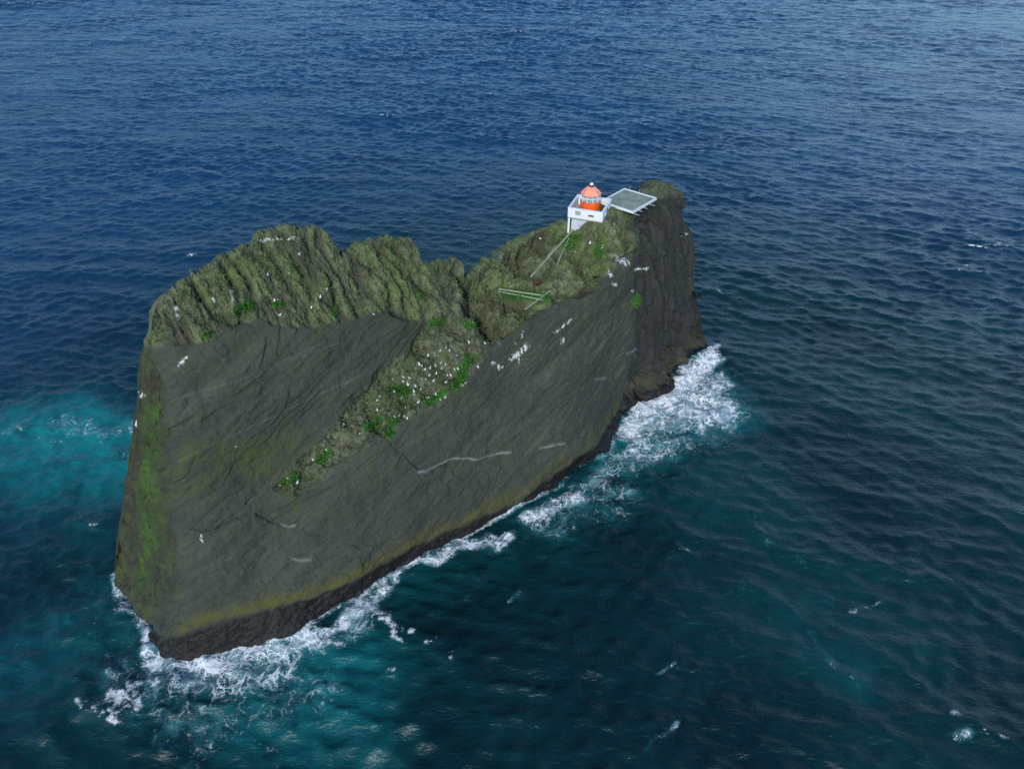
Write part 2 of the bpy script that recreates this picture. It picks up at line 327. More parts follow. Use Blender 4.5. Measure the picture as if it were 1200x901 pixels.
# foot below the water, and the far side down to the water
foot = [POS[0] + np.array([0, 0, -6.0]) - BK * 0.0, POS[0] + np.array([0, 0, -2.0])]
crest = POS[-1]
back = []
NB = 70
for k in range(1, NB + 1):
    f = k / NB
    wd = 3.2 + 0.05 * crest[:, 2]
    z = crest[:, 2] - (crest[:, 2] + 5) * sst(0, 1, f) * (0.15 + 0.85 * f) / 1.0
    P = crest + BK * (wd * (1 - (1 - f) ** 2) + 7.0 * f * crest[:, 2:3].ravel() / 40)[:, None]
    P[:, 2] = z
    nn = fbm(P * 0.25, 4, 81) * 1.6 + ridged(P * 0.6, 4, 83) * 0.5
    P = P + BK * (nn * sst(0, 0.15, f) )[:, None]
    back.append(P)
FULL = np.concatenate([np.stack(foot), POS, np.stack(back)], 0)
me = grid_mesh('sea_stack', FULL)
def full(m, foot_v, back_v):
    m = m.reshape(PX.shape); b = np.broadcast_to(np.asarray(back_v, float), (NB, len(cols))) if np.ndim(back_v) == 0 else back_v
    return np.concatenate([np.full((2, len(cols)), foot_v, float), m, b], 0)
fade_b = np.linspace(1, 0, NB)[:, None] ** 2 * np.ones(len(cols))
attr(me, 'cap', full(m_cap, 0, fade_b * m_cap[-1])); attr(me, 'ledge', full(m_led, 0, 0)); attr(me, 'drip', full(np.clip(m_drip, 0, 1), 0, 0)); attr(me, 'vein', full(m_vein, 0, 0)); attr(me, 'tide', full(m_tide, 1, np.repeat(sst(0.9, 0.97, np.linspace(0, 1, NB))[:, None], len(cols), 1)))
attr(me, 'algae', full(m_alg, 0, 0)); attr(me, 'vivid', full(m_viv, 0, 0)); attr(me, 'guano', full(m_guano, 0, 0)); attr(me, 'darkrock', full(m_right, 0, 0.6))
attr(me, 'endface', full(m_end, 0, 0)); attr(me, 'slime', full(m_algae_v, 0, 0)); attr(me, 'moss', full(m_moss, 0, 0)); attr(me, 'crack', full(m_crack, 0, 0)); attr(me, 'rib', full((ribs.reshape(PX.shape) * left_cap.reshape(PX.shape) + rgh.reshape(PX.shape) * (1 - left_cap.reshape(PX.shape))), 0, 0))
attr(me, 'upper', full(1 - sst(480, 620, PX), 0, 0))
uvl = me.uv_layers.new(name='UVMap'); li = np.empty(len(me.loops), np.int32); me.loops.foreach_get('vertex_index', li)
fq = FULL.reshape(-1, 3); UV = np.stack([(fq - P0) @ AX, fq[:, 2] + 0.3 * ((fq - P0) @ BK)], -1)[li]; uvl.data.foreach_set('uv', UV.reshape(-1).astype(np.float32))

k = NT('basalt_with_turf'); o = k.obj(); uv = k.n('ShaderNodeUVMap', uv_map='UVMap').outputs[0]
dipv = k.mapping(k.mapping(uv, rot=(0, 0, -dip)), scale=(0.11, 0.8, 1))
streak = k.noise(dipv, 0.5, 8, 0.68, 0.9); fine = k.noise(o, 1.6, 8, 0.68); broad = k.noise(o, 0.1, 5, 0.6, 0.5); mid = k.noise(o, 0.45, 6, 0.65)
vert = k.noise(k.mapping(uv, scale=(1.0, 0.07, 1)), 0.7, 6, 0.65, 0.3)
rock = k.mix(k.ramp(streak, 0.3, 0.7), (0.038, 0.045, 0.031), (0.070, 0.080, 0.056))
rock = k.mix(k.ramp(broad, 0.35, 0.65, 0, 0.6), rock, (0.036, 0.040, 0.033))
rock = k.mix(k.ramp(vert, 0.5, 0.72, 0, 0.45), rock, (0.048, 0.056, 0.026))
rock = k.mix(k.ramp(fine, 0.54, 0.76, 0, 0.6), rock, (0.11, 0.112, 0.092))
rock = k.mix(k.ramp(mid, 0.48, 0.66, 0, 0.4), rock, (0.062, 0.068, 0.036))
rock = k.mix(k.ramp(fine, 0.44, 0.25, 0, 0.6), rock, (0.022, 0.022, 0.019))
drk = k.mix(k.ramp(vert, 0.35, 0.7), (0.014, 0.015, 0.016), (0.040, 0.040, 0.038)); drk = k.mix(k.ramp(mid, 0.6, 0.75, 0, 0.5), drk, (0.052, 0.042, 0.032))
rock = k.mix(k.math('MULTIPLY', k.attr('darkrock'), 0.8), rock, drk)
rock = k.mix(k.math('MULTIPLY', k.attr('moss'), k.ramp(mid, 0.36, 0.62, 0, 0.85)), rock, (0.060, 0.068, 0.020))
rock = k.mix(k.math('MULTIPLY', k.attr('algae'), k.ramp(mid, 0.3, 0.6, 0.25, 0.9)), rock, (0.088, 0.084, 0.018))
rock = k.mix(k.math('MULTIPLY', k.attr('endface'), 0.75), rock, k.mix(k.ramp(mid, 0.4, 0.62), (0.03, 0.03, 0.018), (0.05, 0.068, 0.018)))
rock = k.mix(k.math('MULTIPLY', k.attr('slime'), k.ramp(fine, 0.38, 0.6, 0.15, 0.85)), rock, k.mix(k.ramp(vert, 0.38, 0.6), (0.028, 0.06, 0.014), (0.055, 0.125, 0.014)))
tide = k.mix(k.ramp(fine, 0.35, 0.65), (0.006, 0.005, 0.004), (0.017, 0.014, 0.011))
rock = k.mix(k.attr('tide'), rock, tide)
tf = k.noise(o, 0.8, 8, 0.72)
turf = k.mix(k.ramp(tf, 0.3, 0.62), (0.07, 0.088, 0.034), (0.165, 0.2, 0.092)); turf = k.mix(k.ramp(broad, 0.45, 0.62, 0, 0.7), turf, (0.115, 0.18, 0.036)); turf = k.mix(k.ramp(vert, 0.5, 0.65, 0, 0.75), turf, (0.135, 0.128, 0.095)); soil_shade = k.math('ADD', k.attr('rib'), k.math('MULTIPLY', k.math('SUBTRACT', k.noise(o, 1.4, 5, 0.7), 0.5), 1.2)); turf = k.mix(k.ramp(soil_shade, 0.1, 0.6, 0, 0.75), turf, (0.052, 0.05, 0.032)); turf = k.mix(k.math('MULTIPLY', k.math('SUBTRACT', 1.0, k.attr('upper')), k.ramp(soil_shade, -0.05, -0.5, 0, 0.75)), turf, (0.2, 0.215, 0.15)); turf = k.mix(k.ramp(tf, 0.66, 0.78, 0, 0.8), turf, (0.25, 0.25, 0.18)); turf = k.mix(k.ramp(fine, 0.42, 0.3, 0, 0.7), turf, (0.03, 0.03, 0.018))  # dark soil tone in the gullies also paints in relief shading
vert2 = k.noise(k.mapping(uv, scale=(1.0, 0.05, 1)), 0.5, 7, 0.7, 0.2)
rock = k.mix(k.math('MULTIPLY', k.attr('drip'), k.ramp(vert2, 0.47, 0.62, 0, 0.7)), rock, (0.05, 0.062, 0.022))
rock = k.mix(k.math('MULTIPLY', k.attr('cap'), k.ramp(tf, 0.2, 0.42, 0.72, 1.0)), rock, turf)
led = k.mix(k.ramp(fine, 0.35, 0.65), (0.05, 0.058, 0.026), (0.15, 0.155, 0.09)); led = k.mix(k.ramp(mid, 0.5, 0.62, 0, 0.7), led, (0.035, 0.075, 0.018))
rock = k.mix(k.math('MULTIPLY', k.attr('ledge'), k.ramp(mid, 0.34, 0.46, 0.55, 1.0)), rock, led)
rock = k.mix(k.ramp(k.math('ADD', k.attr('vivid'), k.math('MULTIPLY', k.math('SUBTRACT', k.noise(o, 1.2, 6, 0.72), 0.5), 2.2)), 0.55, 0.8, 0, 0.9), rock, (0.045, 0.19, 0.012))
rock = k.mix(k.math('MULTIPLY', k.attr('crack'), 0.12), rock, (0.012, 0.012, 0.010))  # faint dark tint paints the shadow line along each crack
g1 = k.math('ADD', k.attr('guano'), k.math('MULTIPLY', k.math('SUBTRACT', k.noise(k.mapping(o, scale=(1, 1, 0.4)), 2.3, 6, 0.75), 0.5), 4.2))
rock = k.mix(k.math('MULTIPLY', k.attr('vein'), k.ramp(fine, 0.3, 0.6, 0.35, 1.0)), rock, (0.42, 0.42, 0.38))
rock = k.mix(k.math('MULTIPLY', k.ramp(g1, 0.7, 1.25), k.ramp(k.attr('guano'), 0.02, 0.2)), rock, (0.62, 0.62, 0.58))
k.put(k.b.inputs['Base Color'], rock)
k.put(k.b.inputs['Roughness'], k.ramp(k.attr('tide'), 0, 1, 0.9, 0.5)); k.b.inputs['Specular IOR Level'].default_value = 0.3
hh = k.math('ADD', k.math('MULTIPLY', fine, 0.8), k.math('MULTIPLY', streak, 0.5)); k.bump(k.math('ADD', hh, k.math('MULTIPLY', tf, k.attr('cap'))), 1.0, 0.27)
stack = link('sea_stack', me, k.m)
tag(stack, 'tall dark basalt sea stack with a green turf cap, rising sheer from the surf', 'rock stack')

# ------------------------------------------------------------------ the sea
def axis(a, b, lo, hi, fine, grow, seen):
    """coordinates with spacing fine inside lo..hi, growing slowly out to the seen distance and fast beyond it"""
    u = list(np.arange(lo, hi, fine)); x, st = hi, fine
    while x < b: u.append(x); st = min(st * (grow if abs(x) < seen else 1.2), 900); x += st
    u.append(b); L = []; x, st = lo, fine
    while x > a: st = min(st * (grow if lo < -50 and abs(x) < seen else 1.2), 900); x -= st; L.append(max(x, a))
    return np.array(L[::-1] + u)
gx = axis(-9000, 9000, -110, 110, 0.45, 1.009, 470); gy = axis(-2500, 12000, 26, 190, 0.36, 1.0022, 640)
X, Y = np.meshgrid(gx, gy); hx = np.gradient(gx)[None, :]; hy = np.gradient(gy)[:, None]; cell = np.maximum(hx * 0.45, hy) * np.ones_like(X)
Zs = np.zeros_like(X); DX = np.zeros_like(X); DY = np.zeros_like(X)
NW = 220; lam = np.exp(rng.uniform(math.log(1.8), math.log(60), NW)); ang = R(264) + rng.normal(0, 0.58, NW)
keep_near = (np.abs(X) < 700) & (Y > 0) & (Y < 900)
xi, yi, ci = X[keep_near], Y[keep_near], cell[keep_near]
zi = np.zeros_like(xi); dxi = np.zeros_like(xi); dyi = np.zeros_like(xi)
for l, a in zip(lam, ang):
    kk = 2 * math.pi / l; amp = 0.0064 * l ** 0.9 * (1.0 if l < 4.2 else (4.2 / l) ** 0.85) * rng.uniform(0.6, 1.4)
    cx_, cy_ = math.cos(a), math.sin(a); ph = kk * (cx_ * xi + cy_ * yi) + rng.uniform(0, 6.28)
    wgt = amp * np.clip((l / ci - 2.2) / 2.0, 0, 1)
    zi += wgt * np.cos(ph); s_ = wgt * np.sin(ph); dxi -= cx_ * s_; dyi -= cy_ * s_
gq = np.stack([xi * .6, yi, 0 * xi], -1); gust = 0.95 + 0.75 * fbm(gq * 0.011, 3, 111) + 0.35 * fbm(gq * 0.045, 2, 113)   # wind patches
zi *= gust; dxi *= gust; dyi *= gust
zz = zi / (np.std(zi) + 1e-9)
Zs[keep_near] = zi; DX[keep_near] = dxi * 0.6; DY[keep_near] = dyi * 0.6
# where foam and churned-up water lie
wl = np.array([at_z(a, b)[:2] for a, b in BOT])
dist = np.full(X.shape, 1e3); near = (np.abs(X) < 130) & (Y > 15) & (Y < 190)
xn, yn = X[near], Y[near]
qn = np.stack([xn, yn, 0 * xn], -1); xw = xn + 3.5 * fbm(qn * 0.11, 4, 91); yw = yn + 3.5 * fbm(qn * 0.11 + 33, 4, 93)
dn = np.full(xn.shape, 1e3)
for a, b in zip(wl[:-1], wl[1:]): dn = np.minimum(dn, seg_dist(xn, yn, a[0], a[1], b[0], b[1]))
def wblob(L):
    m = np.zeros_like(xn)
    for ax, ay, bx, by, r, s in L:
        A, B = at_z(ax, ay), at_z(bx, by)
        m = np.maximum(m, s * (1 - sst(0.15, 1.15, seg_dist(xw, yw, A[0], A[1], B[0], B[1]) / r)))
    return m
F = wblob([(735, 505, 800, 450, 6, 1.0), (800, 450, 832, 420, 5, 1.0), (790, 470, 845, 450, 6, 0.85), (745, 520, 820, 480, 6, 0.85), (765, 500, 835, 470, 9, 0.86), (740, 535, 800, 520, 8, 0.72), (800, 520, 860, 470, 8, 0.55), (690, 560, 740, 530, 4.5, 0.75),
           (625, 600, 690, 575, 3.5, 0.85), (640, 610, 730, 570, 8, 0.62), (560, 640, 640, 610, 4, 0.5), (480, 668, 590, 622, 2.0, 0.9), (430, 700, 480, 668, 2.0, 0.8), (360, 755, 430, 705, 3.0, 0.95), (340, 775, 420, 735, 5, 0.7),
           (190, 780, 340, 768, 2.4, 0.95), (200, 798, 340, 786, 6, 0.76), (230, 820, 360, 800, 9, 0.55), (130, 800, 230, 830, 9, 0.6), (250, 830, 370, 810, 9, 0.6), (160, 850, 220, 870, 6, 0.52), (300, 850, 340, 890, 5, 0.5), (170, 740, 180, 775, 1.8, 0.9), (145, 720, 165, 735, 2.5, 0.8),
           (100, 720, 150, 730, 7, 0.5), (60, 640, 120, 680, 9, 0.42), (40, 720, 110, 760, 10, 0.42), (300, 870, 340, 860, 5, 0.45), (410, 800, 450, 790, 5, 0.4),
           (70, 500, 150, 500, 6, 0.62), (60, 525, 150, 525, 9, 0.5), (0, 510, 20, 505, 5, 0.6), (0, 540, 90, 530, 9, 0.42), (20, 590, 120, 575, 8, 0.42), (90, 470, 150, 455, 6, 0.36), (0, 470, 60, 465, 6, 0.36),
           (480, 705, 620, 640, 7, 0.33), (560, 705, 600, 690, 4, 0.42), (878, 618, 892, 628, 2.4, 0.52), (932, 655, 945, 662, 1.6, 0.56), (780, 640, 795, 643, 1.2, 0.66), (1003, 699, 1012, 696, 1.0, 0.72), (1012, 696, 1035, 699, 0.8, 0.6), (950, 742, 955, 760, 1.4, 0.52),
           (965, 772, 985, 783, 2.2, 0.56), (786, 856, 792, 840, 0.8, 0.85), (757, 890, 788, 860, 0.9, 0.55), (768, 774, 790, 768, 0.8, 0.66), (840, 695, 860, 690, 3, 0.45), (1090, 780, 1110, 770, 5, 0.42), (640, 800, 660, 790, 3, 0.42),
           (1125, 850, 1135, 847, 1.5, 0.7), (835, 340, 845, 348, 1.6, 0.7), (830, 410, 842, 405, 2.0, 0.9), (600, 700, 612, 694, 1.6, 0.6), (440, 830, 470, 815, 4, 0.4), (840, 780, 900, 800, 7, 0.36), (1040, 640, 1130, 720, 6, 0.3)])
edge_n = 0.5 + 0.5 * fbm(qn * 0.09 + 7, 3, 97)
F = np.maximum(F, (1 - sst(0.2, 1.6, dn)) * (0.45 + 0.65 * edge_n))
TQ = wblob([(80, 500, 150, 535, 13, 1.0), (40, 520, 100, 530, 18, 0.75), (0, 520, 40, 520, 16, 0.7), (60, 600, 140, 600, 10, 0.12), (20, 780, 110, 730, 10, 0.25), (330, 830, 420, 800, 10, 0.5), (360, 870, 420, 860, 8, 0.35), (440, 800, 480, 780, 8, 0.1), (150, 800, 260, 800, 8, 0.1),
            (740, 520, 830, 470, 10, 0.6), (830, 560, 900, 600, 12, 0.1), (940, 720, 1030, 710, 12, 0.12), (960, 770, 980, 780, 6, 0.2), (400, 740, 560, 650, 6, 0.14), (640, 600, 720, 560, 7, 0.2)])
NEAR = 1 - sst(70, 190, np.hypot(X - 20, Y - 70) * np.ones_like(X))
FF = np.zeros_like(X); TT = np.zeros_like(X); FF[near] = np.clip(F, 0, 1); TT[near] = np.clip(TQ, 0, 1)
churn = np.zeros_like(X); churn[near] = np.clip(F, 0, 1) * (0.6 * fbm(qn * 0.4, 4, 99) + 0.45 * fbm(qn * 1.3, 3, 101)) + np.exp(-(dn / 1.8) ** 2) * 0.35
cap_thr = np.zeros_like(X); cap_thr[keep_near] = zz
Zs = Zs + churn
me = grid_mesh('sea', np.stack([X + DX, Y + DY, Zs], -1))
attr(me, 'foam', FF); attr(me, 'churn', TT); attr(me, 'crest', cap_thr); attr(me, 'inshore', NEAR)
k = NT('sea_water'); o = k.obj()
big = k.noise(o, 0.02, 4, 0.55)
deep = k.mix(k.ramp(big, 0.35, 0.65), (0.0034, 0.030, 0.078), (0.0048, 0.042, 0.100))
deep = k.mix(k.attr('inshore'), deep, k.mix(k.ramp(k.noise(o, 0.045, 4, 0.6), 0.35, 0.65), (0.0005, 0.014, 0.018), (0.0009, 0.026, 0.028)))
tqf = k.math('MULTIPLY', k.attr('churn'), k.ramp(k.noise(o, 0.13, 5, 0.6, 0.6), 0.3, 0.64, 0.4, 1.0))
deep = k.mix(tqf, deep, (0.006, 0.19, 0.185))
# lacy foam: bent cell borders at three sizes, thinned by the foam field
wrp = k.n('ShaderNodeTexNoise'); k.l(o, wrp.inputs['Vector']); wrp.inputs['Scale'].default_value = 0.35; wrp.inputs['Detail'].default_value = 5
vm = k.n('ShaderNodeVectorMath', operation='MULTIPLY_ADD'); k.l(wrp.outputs['Color'], vm.inputs[0]); vm.inputs[1].default_value = (4.5, 4.5, 0); k.l(o, vm.inputs[2])
def cells(sc):
    x = k.n('ShaderNodeTexVoronoi', feature='DISTANCE_TO_EDGE'); k.l(vm.outputs[0], x.inputs['Vector']); x.inputs['Scale'].default_value = sc
    return x.outputs['Distance']
lace = k.math('MAXIMUM', k.ramp(cells(0.55), 0.0, 0.17, 1, 0), k.math('MULTIPLY', k.ramp(cells(1.8), 0.0, 0.2, 1, 0), 0.85))
fn = k.noise(vm.outputs[0], 0.5, 8, 0.72); fn2 = k.noise(o, 2.4, 5, 0.7)
pat = k.math('ADD', k.math('MULTIPLY', lace, 0.42), k.math('ADD', k.math('MULTIPLY', k.math('SUBTRACT', fn, 0.5), 1.3), k.math('MULTIPLY', k.math('SUBTRACT', fn2, 0.5), 0.6)))
fo = k.math('SUBTRACT', k.math('ADD', pat, k.math('MULTIPLY', k.attr('foam'), 1.25)), 1.08)
foam = k.math('MULTIPLY', k.ramp(fo, 0.0, 0.5), k.ramp(k.attr('foam'), 0.05, 0.3))
mist = k.math('ADD', k.math('MULTIPLY', k.attr('foam'), 1.1), k.math('MULTIPLY', k.math('SUBTRACT', k.noise(vm.outputs[0], 0.28, 7, 0.7), 0.5), 1.5))
deep = k.mix(k.ramp(mist, 0.5, 1.15, 0, 0.6), deep, (0.05, 0.26, 0.27))
foam = k.math('MAXIMUM', foam, k.ramp(mist, 0.75, 1.45, 0, 0.6))
# small breaking crests far out
wc = k.math('MULTIPLY', k.ramp(k.attr('crest'), 2.7, 3.3), k.ramp(k.noise(o, 0.6, 5, 0.7), 0.5, 0.62))
foam = k.math('MAXIMUM', foam, k.math('MULTIPLY', wc, 0.8))
k.put(k.b.inputs['Base Color'], k.mix(foam, deep, (0.76, 0.77, 0.77)))
k.put(k.b.inputs['Roughness'], k.math('ADD', k.math('MULTIPLY', foam, 0.5), 0.3)); k.b.inputs['IOR'].default_value = 1.333
r1 = k.noise(k.mapping(o, rot=(0, 0, R(8)), scale=(0.6, 1.4, 1)), 1.3, 5, 0.58, 0.3); r2 = k.noise(k.mapping(o, rot=(0, 0, R(-18)), scale=(0.55, 1.4, 1)), 0.35, 4, 0.6)
k.bump(k.math('ADD', k.math('ADD', r1, k.math('MULTIPLY', r2, 1.2)), k.math('MULTIPLY', foam, 0.4)), 1.0, 0.18)
sea = link('sea', me, k.m); tag(sea, kind='structure')

# ------------------------------------------------------------------ the lighthouse
class MB:
    def __init__(s): s.v = []; s.f = []
    def add(s, V, F):
        n = len(s.v); s.v += [tuple(x) for x in V]; s.f += [tuple(i + n for i in f) for f in F]; return s
    def box(s, x0, x1, y0, y1, z0, z1):
        V = [(x0, y0, z0), (x1, y0, z0), (x1, y1, z0), (x0, y1, z0), (x0, y0, z1), (x1, y0, z1), (x1, y1, z1), (x0, y1, z1)]
        return s.add(V, [(0, 3, 2, 1), (4, 5, 6, 7), (0, 1, 5, 4), (1, 2, 6, 5), (2, 3, 7, 6), (3, 0, 4, 7)])
    def lathe(s, prof, n=24, cx=0, cy=0, rot=0.0):
        V = []; F = []
        for r, z in prof:
            for i in range(n):
                a = 2 * math.pi * i / n + rot; V.append((cx + r * math.cos(a), cy + r * math.sin(a), z))
        for j in range(len(prof) - 1):
            for i in range(n):
                a, b = j * n + i, j * n + (i + 1) % n; F.append((a, b, b + n, a + n))
        F.append(tuple(range(n - 1, -1, -1))); F.append(tuple(range((len(prof) - 1) * n, len(prof) * n)))
        return s.add(V, F)
    def tube(s, pts, r, n=8, r1=None):
        pts = [Vector(p) for p in pts]; V = []; F = []; m = len(pts)
        for j, p in enumerate(pts):
            d = (pts[min(j + 1, m - 1)] - pts[max(j - 1, 0)]).normalized(); u = d.cross(Vector((0, 0, 1)))
            if u.length < 1e-3: u = Vector((1, 0, 0))
            u.normalize(); w_ = d.cross(u); rr = r if r1 is None else r + (r1 - r) * j / (m - 1)
            for i in range(n):
                a = 2 * math.pi * i / n; V.append(p + u * math.cos(a) * rr + w_ * math.sin(a) * rr)
        for j in range(m - 1):
            for i in range(n):
                a, b = j * n + i, j * n + (i + 1) % n; F.append((a, b, b + n, a + n))
        F.append(tuple(range(n - 1, -1, -1))); F.append(tuple(range((m - 1) * n, m * n)))
        return s.add(V, F)
    def build(s, name, mat, parent=None, smooth=False, bevel=0.0):
        me = bpy.data.meshes.new(name); me.from_pydata(s.v, [], s.f); me.update()
        if bevel:
            bm = bmesh.new(); bm.from_mesh(me); bmesh.ops.bevel(bm, geom=bm.edges[:], offset=bevel, segments=1, affect='EDGES', clamp_overlap=True); bm.to_mesh(me); bm.free()
        if smooth: me.polygons.foreach_set('use_smooth', np.ones(len(me.polygons), bool))
        return link(name, me, mat, parent)

M_white = simple('white_paint', (0.72, 0.74, 0.75), 0.5, 0.1, 0.8, dirt=(0.55, 0.54, 0.48))
M_wall = simple('shaded_white_concrete', (0.48, 0.52, 0.56), 0.7, 0.1, 0.8, dirt=(0.4, 0.42, 0.4))  # grey-blue base colour carries the shade under the gallery
M_floor = simple('grey_green_floor', (0.34, 0.34, 0.24), 0.8, 0.2, 1.2)
M_orange = simple('orange_paint', (0.85, 0.115, 0.006), 0.5, 0.16, 1.0, dirt=(.5, .1, .02))
M_roof = simple('faded_orange_roof', (0.84, 0.31, 0.19), 0.6, 0.15, 1.5, dirt=(0.80, 0.42, 0.28))
M_cream = simple('pale_ball_paint', (0.9, 0.66, 0.52), 0.4, 0.05)
M_dark = simple('dark_iron', (0.06, 0.05, 0.05), 0.6, 0.2)
M_hatch = simple('grey_green_panel', (0.30, 0.34, 0.29), 0.6, 0.12, 2)
M_yel = simple('ochre_stain', (0.72, 0.62, 0.36), 0.7, 0.15, 3)
M_beige = simple('beige_panel', (0.62, 0.52, 0.40), 0.6, 0.12, 3)
M_lens = simple('lens_glass', (0.25, 0.36, 0.34), 0.15, 0.15)
kg = NT('lantern_pane'); kg.b.inputs['Base Color'].default_value = (0.82, 0.9, 0.92, 1); kg.b.inputs['Roughness'].default_value = 0.06; kg.b.inputs['Transmission Weight'].default_value = 0.75; kg.b.inputs['IOR'].default_value = 1.15
kg.bump(kg.noise(kg.obj(), 3.0, 2), 0.05, 0.02); M_glass = kg.m

G = spot(670.5, 265)
RZ = math.atan2(-2.1, 5.7)
dpt = float((np.append(G[:2], G[2] + 3.4) - EYE) @ np.array([0, CP, -SP])); mpp = dpt / FPX            # metres per survey unit at the lighthouse
SIDE = 42.6 * mpp * 0.98; hs = SIDE / 2
e1 = np.array([math.cos(RZ), math.sin(RZ), 0]); e2 = np.array([-math.sin(RZ), math.cos(RZ), 0])
HW = 2.0; PW = 1.45
fl = at_z(665.7, 244.0, G[2] + HW + PW)
ctr = fl + e1 * hs + e2 * hs; ctr[2] = G[2]
print('LH', G, fl, SIDE, mpp)
lh = empty('lighthouse', ctr, RZ)
tag(lh, 'small white square lighthouse with an orange lantern house on the highest shoulder of the rock', 'lighthouse')
m = MB().box(-hs + .55, hs - .55, -hs + .55, hs - .55, -4, HW - .22); m.build('house_wall', M_wall, lh)
m = MB().box(-hs, hs, -hs, hs, HW - .22, HW); m.build('gallery_floor', M_floor, lh, bevel=0.03)
def wall(mb, along, fixed0, fixed1, a0, a1, z0, z1, holes):
    xs = sorted({a0, a1, *[h[0] for h in holes], *[h[1] for h in holes]})
    for p, q_ in zip(xs[:-1], xs[1:]):
        hh = [h for h in holes if h[0] <= p and h[1] >= q_]
        spans = [(z0, z1)] if not hh else [(z0, hh[0][2]), (hh[0][3], z1)]
        for u0, u1 in spans:
            if along == 'x': mb.box(p, q_, fixed0, fixed1, u0, u1)
            else: mb.box(fixed0, fixed1, p, q_, u0, u1)
T_ = 0.26; z0, z1 = HW + .003, HW + PW
m = MB()
wall(m, 'x', -hs, -hs + T_, -hs, hs, z0, z1, [(-0.58 * hs, -0.27 * hs, z0 + .42, z0 + 1.2), (.17 * hs, .5 * hs, z0 + .5, z0 + .82)])
wall(m, 'x', hs - T_, hs, -hs, hs, z0, z1, [])
wall(m, 'y', -hs, -hs + T_, -hs + T_, hs - T_, z0, z1, [])
wall(m, 'y', hs - T_, hs, -hs + T_, hs - T_, z0, z1, [(-.62 * hs, -.38 * hs, z0 + .35, z0 + 1.1), (.0, .4 * hs, z0 + .4, z0 + 1.05)])
par = m.build('parapet', M_white, lh)
m = MB()
for a, b, c, d in [(-hs - .05, hs + .05, -hs - .05, -hs + T_ + .05), (-hs - .05, hs + .05, hs - T_ - .05, hs + .05), (-hs - .05, -hs + T_ + .05, -hs + T_ + .052, hs - T_ - .052), (hs - T_ - .05, hs + .05, -hs + T_ + .052, hs - T_ - .052)]:
    m.box(a, b, c, d, z1 + .003, z1 + .1)
m.build('coping', M_white, par)
MB().box(-0.58 * hs, -0.27 * hs, -hs + .1, -hs + .18, z0 + .42, z0 + 1.2).build('shutter_panel', M_hatch, par)['label'] = 'grey green panel in the front parapet'
MB().box(.17 * hs, .5 * hs, -hs + .16, -hs + .22, z0 + .5, z0 + .82).build('vent_slot', M_dark, par)['label'] = 'dark slot in the front parapet'
MB().box(.1 * hs, .5 * hs, -hs - .02, -hs - .003, z0 + .28, z0 + .47).build('ochre_sill', M_yel, par)
MB().box(hs - .17, hs - .1, -.62 * hs, -.38 * hs, z0 + .35, z0 + 1.1).build('side_panel', M_beige, par)
MB().box(hs - .2, hs - .12, .0, .4 * hs, z0 + .4, z0 + 1.05).build('side_panel', M_dark, par)
for sx, sy in ((-1, -1), (1, -1), (-1, 1), (1, 1)):
    MB().box(*sorted((sx * (hs - .06), sx * (hs - .36))), *sorted((sy * (hs - .06), sy * (hs - .36))), -3.2, HW - .223).build('post', M_white, lh)
LR = 11.6 * mpp; dz = HW + 2.1
MB().lathe([(LR, HW + .004), (LR, dz - .12), (LR + .06, dz - .1), (LR + .06, dz)], 32).build('lantern_drum', M_orange, lh, smooth=False)
gz = dz + .98
glz = MB().lathe([(LR - .12, dz + .002), (LR - .12, gz)], 10, rot=.2).build('lantern_glass', M_glass, lh)
m = MB()
for i in range(10):
    a = 2 * math.pi * i / 10 + .2; m.tube([((LR - .1) * math.cos(a), (LR - .1) * math.sin(a), dz), ((LR - .1) * math.cos(a), (LR - .1) * math.sin(a), gz)], .055, 6)
m.lathe([(LR - .1, dz + .56), (LR - .06, dz + .58), (LR - .06, dz + .63), (LR - .1, dz + .65)], 10, rot=.2)
m.build('glazing_bars', M_white, glz)
MB().lathe([(.3, dz), (.55, dz + .25), (.62, dz + .5), (.5, dz + .8), (.25, gz)], 16).build('lamp_lens', M_lens, glz, smooth=True)
RR = 11.8 * mpp
rf = MB().lathe([(RR - .12, gz + .003), (RR, gz + .06), (RR, gz + .16), (RR * .62, gz + .78), (.42, gz + 1.22)], 8, rot=.25).build('lantern_roof', M_roof, lh)
m = MB()
for i in range(8):
    a = 2 * math.pi * i / 8 + .25; m.tube([(rr * math.cos(a), rr * math.sin(a), z_ + .03) for rr, z_ in ((RR, gz + .16), (RR * .62, gz + .78), (.42, gz + 1.22))], .05, 5)
m.build('roof_rib', M_roof, rf)
vc = MB().lathe([(.44, gz + 1.2), (.46, gz + 1.32), (.3, gz + 1.42)], 12).build('vent_neck', M_dark, rf)
MB().lathe([(.1, gz + 1.4), (.27, gz + 1.48), (.33, gz + 1.62), (.27, gz + 1.76), (.06, gz + 1.85)], 14).build('vent_ball', M_cream, rf, smooth=True)

